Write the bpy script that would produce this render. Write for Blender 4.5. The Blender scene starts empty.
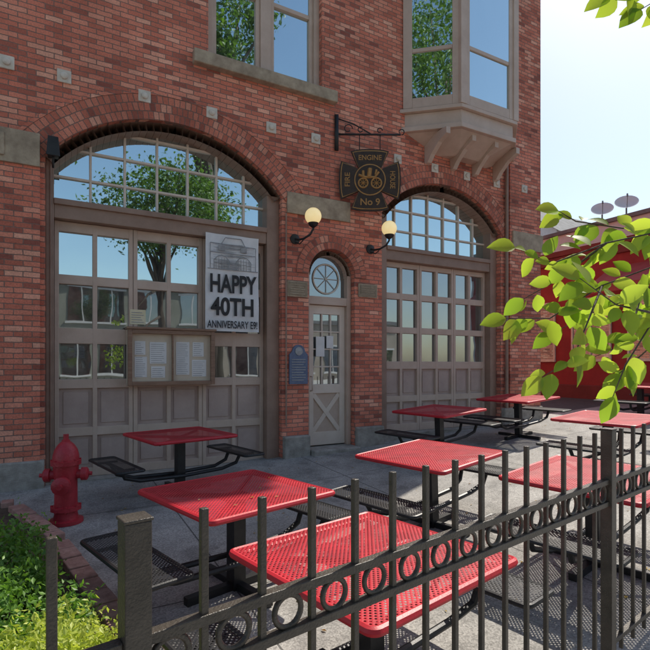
import bpy, bmesh, math, random
import numpy as np
from mathutils import Vector, Matrix
random.seed(7); rng=np.random.default_rng(7)
scene=bpy.context.scene
scene.view_settings.view_transform='Standard'; scene.view_settings.look='None'; scene.view_settings.exposure=0

def g(x,y):
    return .05*max(0,min(x,20)-2.1)+.025*max(-8,min(y,0))

# ---------------------------------------------------------------- materials
def newmat(name):
    m=bpy.data.materials.new(name); m.use_nodes=True
    nt=m.node_tree; b=nt.nodes['Principled BSDF']; return m,nt,b
def N(nt,t,**k):
    n=nt.nodes.new(t)
    for a,v in k.items(): setattr(n,a,v)
    return n
def noisy(name,c1,c2,scale=4,rough=.6,bump=.0,bscale=80,metal=0,spec=None,detail=4,stretch=None,emit=None):
    m,nt,b=newmat(name)
    tc=N(nt,'ShaderNodeTexCoord'); src=tc.outputs['Object']
    if stretch:
        mp=N(nt,'ShaderNodeMapping'); mp.inputs['Scale'].default_value=stretch
        nt.links.new(src,mp.inputs[0]); src=mp.outputs[0]
    no=N(nt,'ShaderNodeTexNoise'); no.inputs['Scale'].default_value=scale; no.inputs['Detail'].default_value=detail
    no.inputs['Roughness'].default_value=.65
    nt.links.new(src,no.inputs['Vector'])
    cr=N(nt,'ShaderNodeValToRGB'); cr.color_ramp.elements[0].position=.3; cr.color_ramp.elements[1].position=.7
    cr.color_ramp.elements[0].color=(*c1,1); cr.color_ramp.elements[1].color=(*c2,1)
    nt.links.new(no.outputs['Fac'],cr.inputs[0]); nt.links.new(cr.outputs[0],b.inputs['Base Color'])
    b.inputs['Roughness'].default_value=rough; b.inputs['Metallic'].default_value=metal
    if emit: b.inputs['Emission Color'].default_value=(*emit[0],1); b.inputs['Emission Strength'].default_value=emit[1]
    if spec is not None: b.inputs['Specular IOR Level'].default_value=spec
    if bump:
        n2=N(nt,'ShaderNodeTexNoise'); n2.inputs['Scale'].default_value=bscale; n2.inputs['Detail'].default_value=2
        nt.links.new(tc.outputs['Object'],n2.inputs['Vector'])
        bp=N(nt,'ShaderNodeBump'); bp.inputs['Strength'].default_value=bump; bp.inputs['Distance'].default_value=.01
        nt.links.new(n2.outputs['Fac'],bp.inputs['Height']); nt.links.new(bp.outputs[0],b.inputs['Normal'])
    return m
def math_(nt,op,a,b=None):
    n=N(nt,'ShaderNodeMath',operation=op)
    for i,x in enumerate((a,b)):
        if x is None: continue
        if isinstance(x,(int,float)): n.inputs[i].default_value=x
        else: nt.links.new(x,n.inputs[i])
    return n.outputs[0]
def brickmat(name,uv=False,bw=.205,rh=.07,off=.5,dark=1.0):
    m,nt,b=newmat(name)
    tc=N(nt,'ShaderNodeTexCoord')
    if uv: vec=tc.outputs['UV']
    else:
        s=N(nt,'ShaderNodeSeparateXYZ'); nt.links.new(tc.outputs['Object'],s.inputs[0])
        u=math_(nt,'ADD',s.outputs[0],s.outputs[1])
        c=N(nt,'ShaderNodeCombineXYZ'); nt.links.new(u,c.inputs[0]); nt.links.new(s.outputs[2],c.inputs[1]); vec=c.outputs[0]
    nw=N(nt,'ShaderNodeTexNoise'); nw.inputs['Scale'].default_value=9; nw.inputs['Detail'].default_value=1; nt.links.new(tc.outputs['Object'],nw.inputs['Vector'])
    sc=N(nt,'ShaderNodeVectorMath',operation='SCALE'); sc.inputs['Scale'].default_value=.014
    sb=N(nt,'ShaderNodeVectorMath',operation='SUBTRACT'); sb.inputs[1].default_value=(.5,.5,.5)
    nt.links.new(nw.outputs['Color'],sb.inputs[0]); nt.links.new(sb.outputs[0],sc.inputs[0])
    ad=N(nt,'ShaderNodeVectorMath',operation='ADD'); nt.links.new(vec,ad.inputs[0]); nt.links.new(sc.outputs[0],ad.inputs[1]); 
    br=N(nt,'ShaderNodeTexBrick'); br.offset=off
    br.inputs['Scale'].default_value=1; br.inputs['Brick Width'].default_value=bw; br.inputs['Row Height'].default_value=rh
    br.inputs['Mortar Size'].default_value=.0065; br.inputs['Mortar Smooth'].default_value=.25
    br.inputs['Color1'].default_value=(0,0,0,1); br.inputs['Color2'].default_value=(1,1,1,1); br.inputs['Mortar'].default_value=(.5,.5,.5,1)
    nt.links.new(ad.outputs[0],br.inputs['Vector'])
    cr=N(nt,'ShaderNodeValToRGB'); e=cr.color_ramp.elements
    e[0].position=0; e[0].color=(.32*dark,.105*dark,.078*dark,1)
    e[1].position=1; e[1].color=(.86*dark,.43*dark,.30*dark,1)
    for p,c in ((.1,(.52,.16,.105)),(.4,(.68,.215,.14)),(.8,(.76,.28,.185))):
        x=e.new(p); x.color=(c[0]*dark,c[1]*dark,c[2]*dark,1)
    nt.links.new(br.outputs['Color'],cr.inputs[0])
    n1=N(nt,'ShaderNodeTexNoise'); n1.inputs['Scale'].default_value=.9; n1.inputs['Detail'].default_value=5; n1.inputs['Roughness'].default_value=.7
    nt.links.new(tc.outputs['Object'],n1.inputs['Vector'])
    r1=N(nt,'ShaderNodeMapRange'); r1.inputs[1].default_value=.3; r1.inputs[2].default_value=.7; r1.inputs[3].default_value=.74; r1.inputs[4].default_value=1.2
    nt.links.new(n1.outputs['Fac'],r1.inputs[0])
    n2=N(nt,'ShaderNodeTexNoise'); n2.inputs['Scale'].default_value=55; n2.inputs['Detail'].default_value=2
    nt.links.new(tc.outputs['Object'],n2.inputs['Vector'])
    r2=N(nt,'ShaderNodeMapRange'); r2.inputs[3].default_value=.65; r2.inputs[4].default_value=1.35; nt.links.new(n2.outputs['Fac'],r2.inputs[0])
    mx=N(nt,'ShaderNodeMix',data_type='RGBA'); nt.links.new(br.outputs['Fac'],mx.inputs[0]); nt.links.new(cr.outputs[0],mx.inputs[6])
    mx.inputs[7].default_value=(.27*dark,.175*dark,.14*dark,1)
    f=math_(nt,'MULTIPLY',r1.outputs[0],r2.outputs[0])
    v=N(nt,'ShaderNodeVectorMath',operation='SCALE'); nt.links.new(mx.outputs[2],v.inputs[0]); nt.links.new(f,v.inputs['Scale'])
    nt.links.new(v.outputs[0],b.inputs['Base Color'])
    b.inputs['Roughness'].default_value=.88; b.inputs['Specular IOR Level'].default_value=.25
    h=math_(nt,'SUBTRACT',math_(nt,'MULTIPLY',n2.outputs['Fac'],.35),br.outputs['Fac'])
    bp=N(nt,'ShaderNodeBump'); bp.inputs['Strength'].default_value=.9; bp.inputs['Distance'].default_value=.008
    nt.links.new(h,bp.inputs['Height']); nt.links.new(bp.outputs[0],b.inputs['Normal'])
    return m
def glassmat(name,refl=.55,tint=(.03,.035,.035),c=(.8,.88,.95)):
    m,nt,b=newmat(name)
    tc=N(nt,'ShaderNodeTexCoord')
    no=N(nt,'ShaderNodeTexNoise'); no.inputs['Scale'].default_value=1.6; no.inputs['Detail'].default_value=1
    nt.links.new(tc.outputs['Object'],no.inputs['Vector'])
    n3=N(nt,'ShaderNodeTexNoise'); n3.inputs['Scale'].default_value=2.3; nt.links.new(tc.outputs['Object'],n3.inputs['Vector'])
    cr=N(nt,'ShaderNodeValToRGB'); cr.color_ramp.elements[0].position=.4; cr.color_ramp.elements[1].position=.65
    cr.color_ramp.elements[0].color=(*[t*.4 for t in tint],1); cr.color_ramp.elements[1].color=(*[min(1,t*2.2) for t in tint],1)
    nt.links.new(n3.outputs['Fac'],cr.inputs[0]); nt.links.new(cr.outputs[0],b.inputs['Base Color']); b.inputs['Roughness'].default_value=.3
    bp=N(nt,'ShaderNodeBump'); bp.inputs['Strength'].default_value=.12; bp.inputs['Distance'].default_value=.02
    nt.links.new(no.outputs['Fac'],bp.inputs['Height'])
    gl=N(nt,'ShaderNodeBsdfGlossy'); gl.inputs['Roughness'].default_value=.015; gl.inputs['Color'].default_value=(*c,1)
    nt.links.new(bp.outputs[0],gl.inputs['Normal'])
    mx=N(nt,'ShaderNodeMixShader'); mx.inputs[0].default_value=refl
    nt.links.new(b.outputs[0],mx.inputs[1]); nt.links.new(gl.outputs[0],mx.inputs[2])
    nt.links.new(mx.outputs[0],nt.nodes['Material Output'].inputs[0])
    return m
def perfmat(name,c,rough=.35,p=.03,r=.27):
    m,nt,b=newmat(name)
    tc=N(nt,'ShaderNodeTexCoord'); s=N(nt,'ShaderNodeSeparateXYZ'); nt.links.new(tc.outputs['Object'],s.inputs[0])
    u=math_(nt,'SUBTRACT',math_(nt,'FRACT',math_(nt,'DIVIDE',math_(nt,'ADD',s.outputs[0],s.outputs[1]),p)),.5)
    v=math_(nt,'SUBTRACT',math_(nt,'FRACT',math_(nt,'DIVIDE',math_(nt,'SUBTRACT',s.outputs[0],s.outputs[1]),p)),.5)
    d=math_(nt,'SQRT',math_(nt,'ADD',math_(nt,'MULTIPLY',u,u),math_(nt,'MULTIPLY',v,v)))
    hole=math_(nt,'LESS_THAN',d,r)
    no=N(nt,'ShaderNodeTexNoise'); no.inputs['Scale'].default_value=5; no.inputs['Detail'].default_value=4; nt.links.new(tc.outputs['Object'],no.inputs['Vector'])
    cr=N(nt,'ShaderNodeValToRGB'); cr.color_ramp.elements[0].position=.35; cr.color_ramp.elements[1].position=.7
    cr.color_ramp.elements[0].color=(*[x*.75 for x in c],1); cr.color_ramp.elements[1].color=(*[min(1,x*1.1) for x in c],1)
    nt.links.new(no.outputs['Fac'],cr.inputs[0]); nt.links.new(cr.outputs[0],b.inputs['Base Color'])
    b.inputs['Roughness'].default_value=rough
    bp=N(nt,'ShaderNodeBump'); bp.inputs['Strength'].default_value=.5; bp.inputs['Distance'].default_value=.004
    nt.links.new(d,bp.inputs['Height']); nt.links.new(bp.outputs[0],b.inputs['Normal'])
    tr=N(nt,'ShaderNodeBsdfTransparent'); mx=N(nt,'ShaderNodeMixShader')
    nt.links.new(hole,mx.inputs[0]); nt.links.new(b.outputs[0],mx.inputs[1]); nt.links.new(tr.outputs[0],mx.inputs[2])
    nt.links.new(mx.outputs[0],nt.nodes['Material Output'].inputs[0])
    return m
def leafmat(name,c1,c2,trans=.4,tc_=None,rough=.45):
    m,nt,b=newmat(name)
    ge=N(nt,'ShaderNodeNewGeometry'); cr=N(nt,'ShaderNodeValToRGB')
    cr.color_ramp.elements[0].color=(*c1,1); cr.color_ramp.elements[1].color=(*c2,1)
    nt.links.new(ge.outputs['Random Per Island'],cr.inputs[0]); nt.links.new(cr.outputs[0],b.inputs['Base Color'])
    b.inputs['Roughness'].default_value=rough
    t=N(nt,'ShaderNodeBsdfTranslucent')
    v=N(nt,'ShaderNodeVectorMath',operation='MULTIPLY'); v.inputs[1].default_value=tc_ or (1.6,1.7,.8)
    nt.links.new(cr.outputs[0],v.inputs[0]); nt.links.new(v.outputs[0],t.inputs['Color'])
    mx=N(nt,'ShaderNodeMixShader'); mx.inputs[0].default_value=trans
    nt.links.new(b.outputs[0],mx.inputs[1]); nt.links.new(t.outputs[0],mx.inputs[2])
    nt.links.new(mx.outputs[0],nt.nodes['Material Output'].inputs[0])
    return m

M_brick=brickmat('brick_wall'); M_arch=brickmat('brick_arch',uv=True,bw=.078,rh=.118,off=.5,dark=.86)
M_stone=noisy('sandstone',(.28,.215,.15),(.52,.42,.30),5,.85,.6,60)
M_rosette=noisy('pale_stone',(.6,.53,.44),(.78,.71,.61),9,.8,.4,80)
M_base=noisy('base_stone',(.24,.215,.18),(.46,.42,.37),6,.85,.6,50)
M_taupe=noisy('taupe_paint',(.52,.385,.30),(.62,.48,.39),3,.5,.15,60)
M_taupeD=noisy('brown_frame_paint',(.26,.165,.12),(.36,.24,.18),3,.5,.15,60)
M_taupeL=noisy('light_taupe_paint',(.68,.56,.46),(.78,.67,.57),3,.5,.15,60)
M_panel=noisy('door_panel_paint',(.42,.31,.265),(.52,.395,.34),2.5,.55,.15,60)
M_glass=glassmat('window_glass',.8,c=(.80,.98,1))
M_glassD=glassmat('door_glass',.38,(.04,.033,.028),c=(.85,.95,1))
M_roof=noisy('roof_grey',(.14,.14,.14),(.26,.26,.26),2,.9)
M_black=noisy('black_iron',(.010,.010,.011),(.025,.025,.026),8,.45,.1,120)
M_fence=noisy('fence_bronze_paint',(.045,.037,.028),(.085,.07,.054),12,.42,.3,150)
M_red=perfmat('red_perforated',(.56,.018,.034),.48)
M_redS=noisy('red_coating',(.5,.017,.028),(.6,.024,.038),6,.45,.1,90)
M_blkP=perfmat('black_perforated',(.022,.022,.024),.45)
M_hyd=noisy('hydrant_paint',(.35,.02,.03),(.50,.035,.05),7,.45,.4,50)
M_white=noisy('white_board',(.68,.67,.65),(.8,.79,.77),3,.6)
M_banner=noisy('banner_vinyl',(.66,.66,.67),(.8,.8,.8),5,.5)
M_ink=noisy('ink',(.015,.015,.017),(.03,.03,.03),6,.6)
M_grey=noisy('grey_ink',(.25,.25,.25),(.42,.42,.42),12,.7)
M_gold=noisy('gold_leaf',(.34,.17,.05),(.52,.28,.09),10,.5,.1,60)
M_sign=noisy('sign_black_brown',(.03,.018,.012),(.06,.036,.024),9,.5,.1,60)
M_globe=noisy('opal_glass',(.9,.76,.44),(.93,.82,.52),2,.2,emit=((1,.76,.34),.55))
M_wood=noisy('varnished_wood',(.19,.105,.068),(.33,.20,.13),6,.4,.2,60,stretch=(1,1,8))
M_blue=noisy('blue_plaque_enamel',(.09,.12,.20),(.15,.19,.29),14,.5,.4,40)
M_bronze=noisy('bronze_plaque',(.2,.15,.09),(.34,.27,.18),12,.55,.6,60)
M_yel=noisy('paper_yellow',(.7,.62,.4),(.78,.7,.5),5,.7)
M_back=noisy('board_backing',(.60,.50,.38),(.68,.59,.46),4,.8)

# ---------------------------------------------------------------- mesh builder
class MB:
    def __init__(s): s.v=[];s.f=[];s.m=[];s.uv={}
    def add(s,vs,fs,mi=0,uvs=None):
        o=len(s.v); s.v+= [tuple(v) for v in vs]
        for i,f in enumerate(fs):
            if uvs: s.uv[len(s.f)]=uvs[i]
            s.f.append([o+k for k in f]); s.m.append(mi)
    def box(s,x0,x1,y0,y1,z0,z1,mi=0):
        vs=[(x,y,z) for x in(x0,x1) for y in(y0,y1) for z in(z0,z1)]
        s.add(vs,[(0,1,3,2),(4,6,7,5),(0,4,5,1),(2,3,7,6),(0,2,6,4),(1,5,7,3)],mi)
    def obox(s,p0,p1,d0,d1,z0,z1,mi=0,t0=0,t1=1):
        p0=Vector(p0[:2]);p1=Vector(p1[:2]);a=p0+(p1-p0)*t0;b=p0+(p1-p0)*t1
        d=(p1-p0).normalized(); n=Vector((d.y,-d.x))
        P=[a+n*d0,a+n*d1,b+n*d1,b+n*d0]
        vs=[(p.x,p.y,z) for z in(z0,z1) for p in P]
        s.add(vs,[(0,1,2,3),(4,7,6,5),(0,4,5,1),(1,5,6,2),(2,6,7,3),(3,7,4,0)],mi)
    def tube(s,pts,r,seg=8,mi=0,closed=False,square=False):
        pts=[Vector(p) for p in pts]; n=len(pts)
        rs=r if isinstance(r,(list,tuple)) else [r]*n
        if square: seg=4
        vs=[];up=None
        for i,p in enumerate(pts):
            if closed: t=(pts[(i+1)%n]-pts[i-1])
            else: t=(pts[min(i+1,n-1)]-pts[max(i-1,0)])
            t.normalize()
            if up is None:
                up=Vector((0,0,1)) if abs(t.z)<.9 else Vector((1,0,0))
            a=(up-t*up.dot(t)).normalized(); up=a; b=t.cross(a)
            for k in range(seg):
                an=2*math.pi*k/seg+(math.pi/4 if square else 0); q=rs[i]*(1.414 if square else 1)
                vs.append(p+a*math.cos(an)*q+b*math.sin(an)*q)
        fs=[]
        for i in range(n if closed else n-1):
            j=(i+1)%n
            for k in range(seg):
                fs.append((i*seg+k,i*seg+(k+1)%seg,j*seg+(k+1)%seg,j*seg+k))
        if not closed: fs+= [tuple(range(seg))[::-1],tuple((n-1)*seg+k for k in range(seg))]
        s.add(vs,fs,mi)
    def lathe(s,prof,mat=None,seg=24,mi=0):
        mat=mat or Matrix()
        vs=[];
        for r,z in prof:
            for k in range(seg):
                a=2*math.pi*k/seg; vs.append(mat@Vector((max(r,.0005)*math.cos(a),max(r,.0005)*math.sin(a),z)))
        fs=[(i*seg+k,i*seg+(k+1)%seg,(i+1)*seg+(k+1)%seg,(i+1)*seg+k) for i in range(len(prof)-1) for k in range(seg)]
        fs+=[tuple(range(seg))[::-1],tuple((len(prof)-1)*seg+k for k in range(seg))]
        s.add(vs,fs,mi)
    def prism(s,pts,y0,y1,mi=0,M=None):
        n=len(pts); M=M or Matrix()
        vs=[M@Vector((x,y0,z)) for x,z in pts]+[M@Vector((x,y1,z)) for x,z in pts]
        s.add(vs,[tuple(range(n)),tuple(range(2*n-1,n-1,-1))]+[(i,(i+1)%n,n+(i+1)%n,n+i) for i in range(n)],mi)
    def build(s,name,mats,parent=None,smooth=False,bevel=0,loc=None,rot=None,recalc=True,auto=None):
        me=bpy.data.meshes.new(name); me.from_pydata(s.v,[],s.f); me.update()
        if s.uv:
            ul=me.uv_layers.new(name='UVMap')
            for i,p in enumerate(me.polygons):
                if i in s.uv:
                    for k,li in enumerate(p.loop_indices): ul.data[li].uv=s.uv[i][k]
        for m in mats: me.materials.append(m)
        me.polygons.foreach_set('material_index',s.m)
        if recalc and not s.uv:
            bm=bmesh.new(); bm.from_mesh(me); bmesh.ops.recalc_face_normals(bm,faces=bm.faces); bm.to_mesh(me); bm.free()
        if smooth: me.polygons.foreach_set('use_smooth',[True]*len(me.polygons))
        o=bpy.data.objects.new(name,me); scene.collection.objects.link(o)
        if parent: o.parent=parent
        if loc: o.location=loc
        if rot is not None: o.rotation_euler=(0,0,rot)
        if bevel:
            b=o.modifiers.new('bevel','BEVEL'); b.width=bevel; b.segments=2; b.limit_method='ANGLE'; b.angle_limit=math.radians(40)
        if smooth and auto:
            bm=bmesh.new(); bm.from_mesh(me)
            for e in bm.edges:
                if len(e.link_faces)==2 and e.calc_face_angle(0)>math.radians(auto): e.smooth=False
            bm.to_mesh(me); bm.free()
        return o
def empty(name,loc=(0,0,0),rot=0):
    e=bpy.data.objects.new(name,None); e.location=loc; e.rotation_euler=(0,0,rot); scene.collection.objects.link(e); return e

# ---------------------------------------------------------------- ground sheets
def sheet(name,xs,ys,dz,mat,parent=None):
    mb=MB(); vs=[(x,y,g(x,y)+dz) for y in ys for x in xs]; nx=len(xs)
    fs=[(j*nx+i,j*nx+i+1,(j+1)*nx+i+1,(j+1)*nx+i) for j in range(len(ys)-1) for i in range(nx-1)]
    mb.add(vs,fs); return mb.build(name,[mat],parent,recalc=False)
M_ground=noisy('earth_ground',(.2,.19,.16),(.3,.29,.25),.3,.95,.4,20)
M_asph=noisy('asphalt',(.07,.07,.07),(.11,.11,.108),6,.9,.6,150)
M_patio,nt,b=newmat('patio_concrete')
tc=N(nt,'ShaderNodeTexCoord')
vo=N(nt,'ShaderNodeTexVoronoi'); vo.inputs['Scale'].default_value=95; nt.links.new(tc.outputs['Object'],vo.inputs['Vector'])
n1=N(nt,'ShaderNodeTexNoise'); n1.inputs['Scale'].default_value=1.1; n1.inputs['Detail'].default_value=6; n1.inputs['Roughness'].default_value=.7; nt.links.new(tc.outputs['Object'],n1.inputs['Vector'])
cr=N(nt,'ShaderNodeValToRGB'); cr.color_ramp.elements[0].color=(.25,.24,.222,1); cr.color_ramp.elements[1].color=(.43,.41,.38,1)
cr.color_ramp.elements[0].position=.32; cr.color_ramp.elements[1].position=.68; nt.links.new(n1.outputs['Fac'],cr.inputs[0])
sp=N(nt,'ShaderNodeSeparateColor'); nt.links.new(vo.outputs['Color'],sp.inputs[0])
mr=N(nt,'ShaderNodeMapRange'); mr.inputs[3].default_value=.68; mr.inputs[4].default_value=1.32; nt.links.new(sp.outputs[0],mr.inputs[0])
v=N(nt,'ShaderNodeVectorMath',operation='SCALE'); nt.links.new(cr.outputs[0],v.inputs[0]); nt.links.new(mr.outputs[0],v.inputs['Scale'])
s_=N(nt,'ShaderNodeSeparateXYZ'); nt.links.new(tc.outputs['Object'],s_.inputs[0])
jx=math_(nt,'LESS_THAN',math_(nt,'FRACT',math_(nt,'DIVIDE',math_(nt,'ADD',s_.outputs[0],20.4),2.4)),.006)
jy=math_(nt,'LESS_THAN',math_(nt,'FRACT',math_(nt,'DIVIDE',math_(nt,'ADD',s_.outputs[1],20.7),2.4)),.006)
j=math_(nt,'MAXIMUM',jx,jy); jm=math_(nt,'SUBTRACT',1,math_(nt,'MULTIPLY',j,.7))
n4=N(nt,'ShaderNodeTexNoise'); n4.inputs['Scale'].default_value=3.2; n4.inputs['Detail'].default_value=3; nt.links.new(tc.outputs['Object'],n4.inputs['Vector'])
r4=N(nt,'ShaderNodeMapRange'); r4.inputs[1].default_value=.34; r4.inputs[2].default_value=.48; r4.inputs[3].default_value=.74; r4.inputs[4].default_value=1; nt.links.new(n4.outputs['Fac'],r4.inputs[0])
jm=math_(nt,'MULTIPLY',jm,r4.outputs[0])
v2=N(nt,'ShaderNodeVectorMath',operation='SCALE'); nt.links.new(v.outputs[0],v2.inputs[0]); nt.links.new(jm,v2.inputs['Scale'])
nt.links.new(v2.outputs[0],b.inputs['Base Color']); b.inputs['Roughness'].default_value=.85
bp=N(nt,'ShaderNodeBump'); bp.inputs['Strength'].default_value=.3; bp.inputs['Distance'].default_value=.005
nt.links.new(vo.outputs['Distance'],bp.inputs['Height']); nt.links.new(bp.outputs[0],b.inputs['Normal'])
M_walk=noisy('sidewalk_concrete',(.42,.41,.385),(.56,.55,.52),2,.9,.4,120)
M_kerb=noisy('kerb_concrete',(.34,.33,.31),(.48,.47,.44),4,.9,.3,80)
sheet('ground',[-900,-200,-60,-20,0,2.1,10,20,60,200,900],[-900,-200,-60,-20,-8,-4,0,20,60,200,900],-.16,M_ground)
sheet('patio',[-12,0,2.1,6,10,13.98],[-6.62,-4,-2,0,.4],-.0,M_patio)
sheet('parking_lot',[9.7,14,20,60],[.4,6,20,60],-.006,M_asph)
sheet('sidewalk',[-60,0,2.1,10,20,60],[-9.6,-8,-6.62],-.004,M_walk)
sheet('road',[-60,0,2.1,10,20,60],[-19,-12,-9.6],-.14,M_asph)
sheet('far_sidewalk',[-60,0,2.1,10,20,60],[-24,-20,-19],-.0,M_walk)
mb=MB()
for yy in(-9.6,-19):
    for a,b_ in ((-60,2.1),(2.1,20),(20,60)):
        vs=[];
        for x in(a,b_):
            for y in (yy-.07,yy+.07):
                for z in(-.2,.012): vs.append((x,y,g(x,y)+z))
        mb.add(vs,[(0,1,3,2),(4,6,7,5),(0,4,5,1),(2,3,7,6),(0,2,6,4),(1,5,7,3)])
mb.build('kerb',[M_kerb])
mb=MB()
M_line=noisy('road_paint',(.6,.5,.15),(.7,.6,.2),8,.7)
for i in range(-6,8):
    x=i*6
    if x<2.1<x+3: x=2.2
    mb.add([(x,-14.2,g(x,-8)-.134),(x+3,-14.2,g(x+3,-8)-.134),(x+3,-14.08,g(x+3,-8)-.134),(x,-14.08,g(x,-8)-.134)],[(0,1,2,3)])
mb.build('road_marking',[M_line])

# ---------------------------------------------------------------- firehouse
B=empty('brick_firehouse')
class Arch:
    def __init__(s,x0,x1,zs,rise):
        s.x0=x0;s.x1=x1;s.zs=zs;s.r=rise;s.w=(x1-x0)/2;s.xc=(x0+x1)/2
        s.R=(s.w**2+rise**2)/(2*rise); s.cz=zs+rise-s.R
    def zt(s,x,R=None):
        R=R or s.R; return s.cz+math.sqrt(max(0,R*R-(x-s.xc)**2))
A1=Arch(-.1,3.3,4.38,.8); A2=Arch(5.3,8.4,4.42,.76); A3=Arch(3.79,4.71,3.16,.455)
openings=[]
for A,zb in((A1,-.3),(A2,-.3),(A3,-.3)): openings.append((A.x0,A.x1,zb,A.zt,A))
def rect(x0,x1,z0,z1): openings.append((x0,x1,z0,(lambda x,z1=z1:z1),None))
rect(2.07,4.05,6.35,9.0); rect(-4.6,-2.6,6.35,9.0)
X0,X1,TOP=-7.0,9.6,12.3
xs=set([X0,X1])
for o in openings:
    xs|={o[0],o[1]}
    if o[4]:
        nseg=28
        for k in range(1,nseg):
            a=math.pi*k/nseg; xs.add(round((o[0]+o[1])/2-(o[1]-o[0])/2*math.cos(a),5))
xs=sorted(xs); mb=MB(); ZB=-.5
for a,b_ in zip(xs,xs[1:]):
    mid=(a+b_)/2; ops=sorted([o for o in openings if o[0]<mid<o[1]],key=lambda o:o[2])
    lo=(ZB,ZB)
    for o in ops:
        if o[2]>ZB+.3 or o[4] is None: mb.add([(a,0,lo[0]),(b_,0,lo[1]),(b_,0,o[2]),(a,0,o[2])],[(0,1,2,3)])
        lo=(o[3](a),o[3](b_))
    mb.add([(a,0,lo[0]),(b_,0,lo[1]),(b_,0,TOP),(a,0,TOP)],[(0,1,2,3)])
DEP=.42
for o in openings:
    x0,x1,zb,zt,A=o
    px=[x for x in xs if x0<=x<=x1]
    mb.add([(x0,0,zb),(x0,DEP,zb),(x0,DEP,zt(x0)),(x0,0,zt(x0))],[(0,1,2,3)])
    mb.add([(x1,0,zb),(x1,0,zt(x1)),(x1,DEP,zt(x1)),(x1,DEP,zb)],[(0,1,2,3)])
    for a,b_ in zip(px,px[1:]): mb.add([(a,0,zt(a)),(a,DEP,zt(a)),(b_,DEP,zt(b_)),(b_,0,zt(b_))],[(0,1,2,3)])
    if not A: mb.add([(x0,0,zb),(x1,0,zb),(x1,DEP,zb),(x0,DEP,zb)],[(0,1,2,3)])
mb.add([(X1,0,ZB),(X1,14,ZB),(X1,14,TOP),(X1,0,TOP)],[(0,1,2,3)])
mb.add([(X0,0,ZB),(X0,0,TOP),(X0,14,TOP),(X0,14,ZB)],[(0,1,2,3)])
mb.add([(X0,14,ZB),(X0,14,TOP),(X1,14,TOP),(X1,14,ZB)],[(0,1,2,3)])
mb.build('walls',[M_brick],B,recalc=False)
mb=MB(); mb.box(X0+.01,X1-.01,.01,13.99,TOP-.3,TOP-.05,0); mb.build('roof',[M_roof],B)
mb=MB()
mb.box(X0-.25,X1+.25,-.25,14.2,TOP,TOP+.25); mb.box(X0-.12,X1+.12,-.12,14.1,TOP-.3,TOP-.001); mb.build('cornice',[M_stone],B,bevel=.02)
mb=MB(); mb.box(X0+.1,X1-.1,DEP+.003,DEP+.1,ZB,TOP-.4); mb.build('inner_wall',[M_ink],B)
mb=MB()
mb.box(-1.0,-.16,-.06,-.001,ZB,4.55); mb.box(8.62,9.603,-.06,-.001,ZB,TOP-.31)
mb.build('pilasters',[M_brick],B)
mb=MB()
def ring(A,th,y=-.02):
    ang=math.asin(min(1,A.w/A.R)); n=40; r0=A.R; r1=A.R+th; ext=math.radians(2.5) if A.w>1 else math.radians(.5)
    for k in range(n):
        a0=-ang-ext+(2*(ang+ext))*k/n; a1=-ang-ext+(2*(ang+ext))*(k+1)/n
        P=lambda a,r,yy:(A.xc+r*math.sin(a),yy,A.cz+r*math.cos(a))
        u0=a0*(r0+th/2); u1=a1*(r0+th/2)
        mb.add([P(a0,r0,y),P(a1,r0,y),P(a1,r1,y),P(a0,r1,y)],[(0,1,2,3)],0,[[(u0,0),(u1,0),(u1,th),(u0,th)]])
        mb.add([P(a0,r1,y),P(a1,r1,y),P(a1,r1,0),P(a0,r1,0)],[(0,1,2,3)],0,[[(u0,.01),(u1,.01),(u1,.03),(u0,.03)]])
        mb.add([P(a0,r0,y),P(a0,r0,0.02),P(a1,r0,0.02),P(a1,r0,y)],[(0,1,2,3)],0,[[(u0,.01),(u0,.03),(u1,.03),(u1,.01)]])
ring(A1,.354); ring(A2,.354); ring(A3,.236)
mb.build('brick_arch_rings',[M_arch],B)
mb=MB()
for A in(A1,A2):
    ang=math.asin(A.w/A.R)+math.radians(4)
    mb.tube([(A.xc+(A.R+.375)*math.sin(a),-.004,A.cz+(A.R+.375)*math.cos(a)) for a in np.linspace(-ang,ang,50)],.022,4,square=True)
mb.build('hood_course',[M_brick],B)
mb=MB()
def stone(x0,x1,z0,z1,d=.05): mb.box(x0,x1,-d,.002,z0,z1)
stone(-1.05,-.16,4.17,4.6,.1); stone(3.38,4.6,4.12,4.47,.04) ; stone(8.68,9.64,4.12,4.5,.1)
mb.box(-.95,-.55,-.125,-.1,4.24,4.53); mb.box(-.9,-.6,-.14,-.125,4.3,4.47)
mb.build('stone_bands',[M_stone],B,bevel=.012)
mb=MB()
mb.box(1.83,4.3,-.12,.02,6.13,6.33); mb.box(-4.85,-2.35,-.12,.02,6.13,6.33)
mb.box(1.9,4.22,-.025,.01,9.001,9.3);mb.box(-4.8,-2.4,-.025,.01,9.001,9.3)
mb.build('window_sills_and_lintels',[M_stone],B,bevel=.015)
mb=MB()
def base(x0,x1):
    h=g(x0,0)+.36; mb.box(x0,x1,-.1,.06,-.4,h)
base(-1.08,-.11); base(-6.9,-1.1); base(3.31,3.78); base(4.72,5.29); base(8.42,9.64)
mb.build('stone_plinth',[M_base],B,bevel=.02)
mb=MB(); mb.box(A3.x0+.002,A3.x1-.002,-.22,DEP,-.2,.17); mb.build('door_step',[M_base],B,bevel=.02)
mb=MB()
for x in(-.53,.12,1.14,2.12,3.1,3.92,5.65,6.55,7.4,8.26,9.05,-1.5,-2.5,-3.5):
    z=5.46; y=-.001 if x<8.6 else -.061
    s_=.085; mb.box(x-s_,x+s_,y-.03,y+.0,z-s_,z+s_)
    mb.lathe([(.05,0),(.045,.025),(.02,.035),(0,.035)],Matrix.Translation((x,y-.03,z))@Matrix.Rotation(math.radians(90),4,'X'),12)
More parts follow.
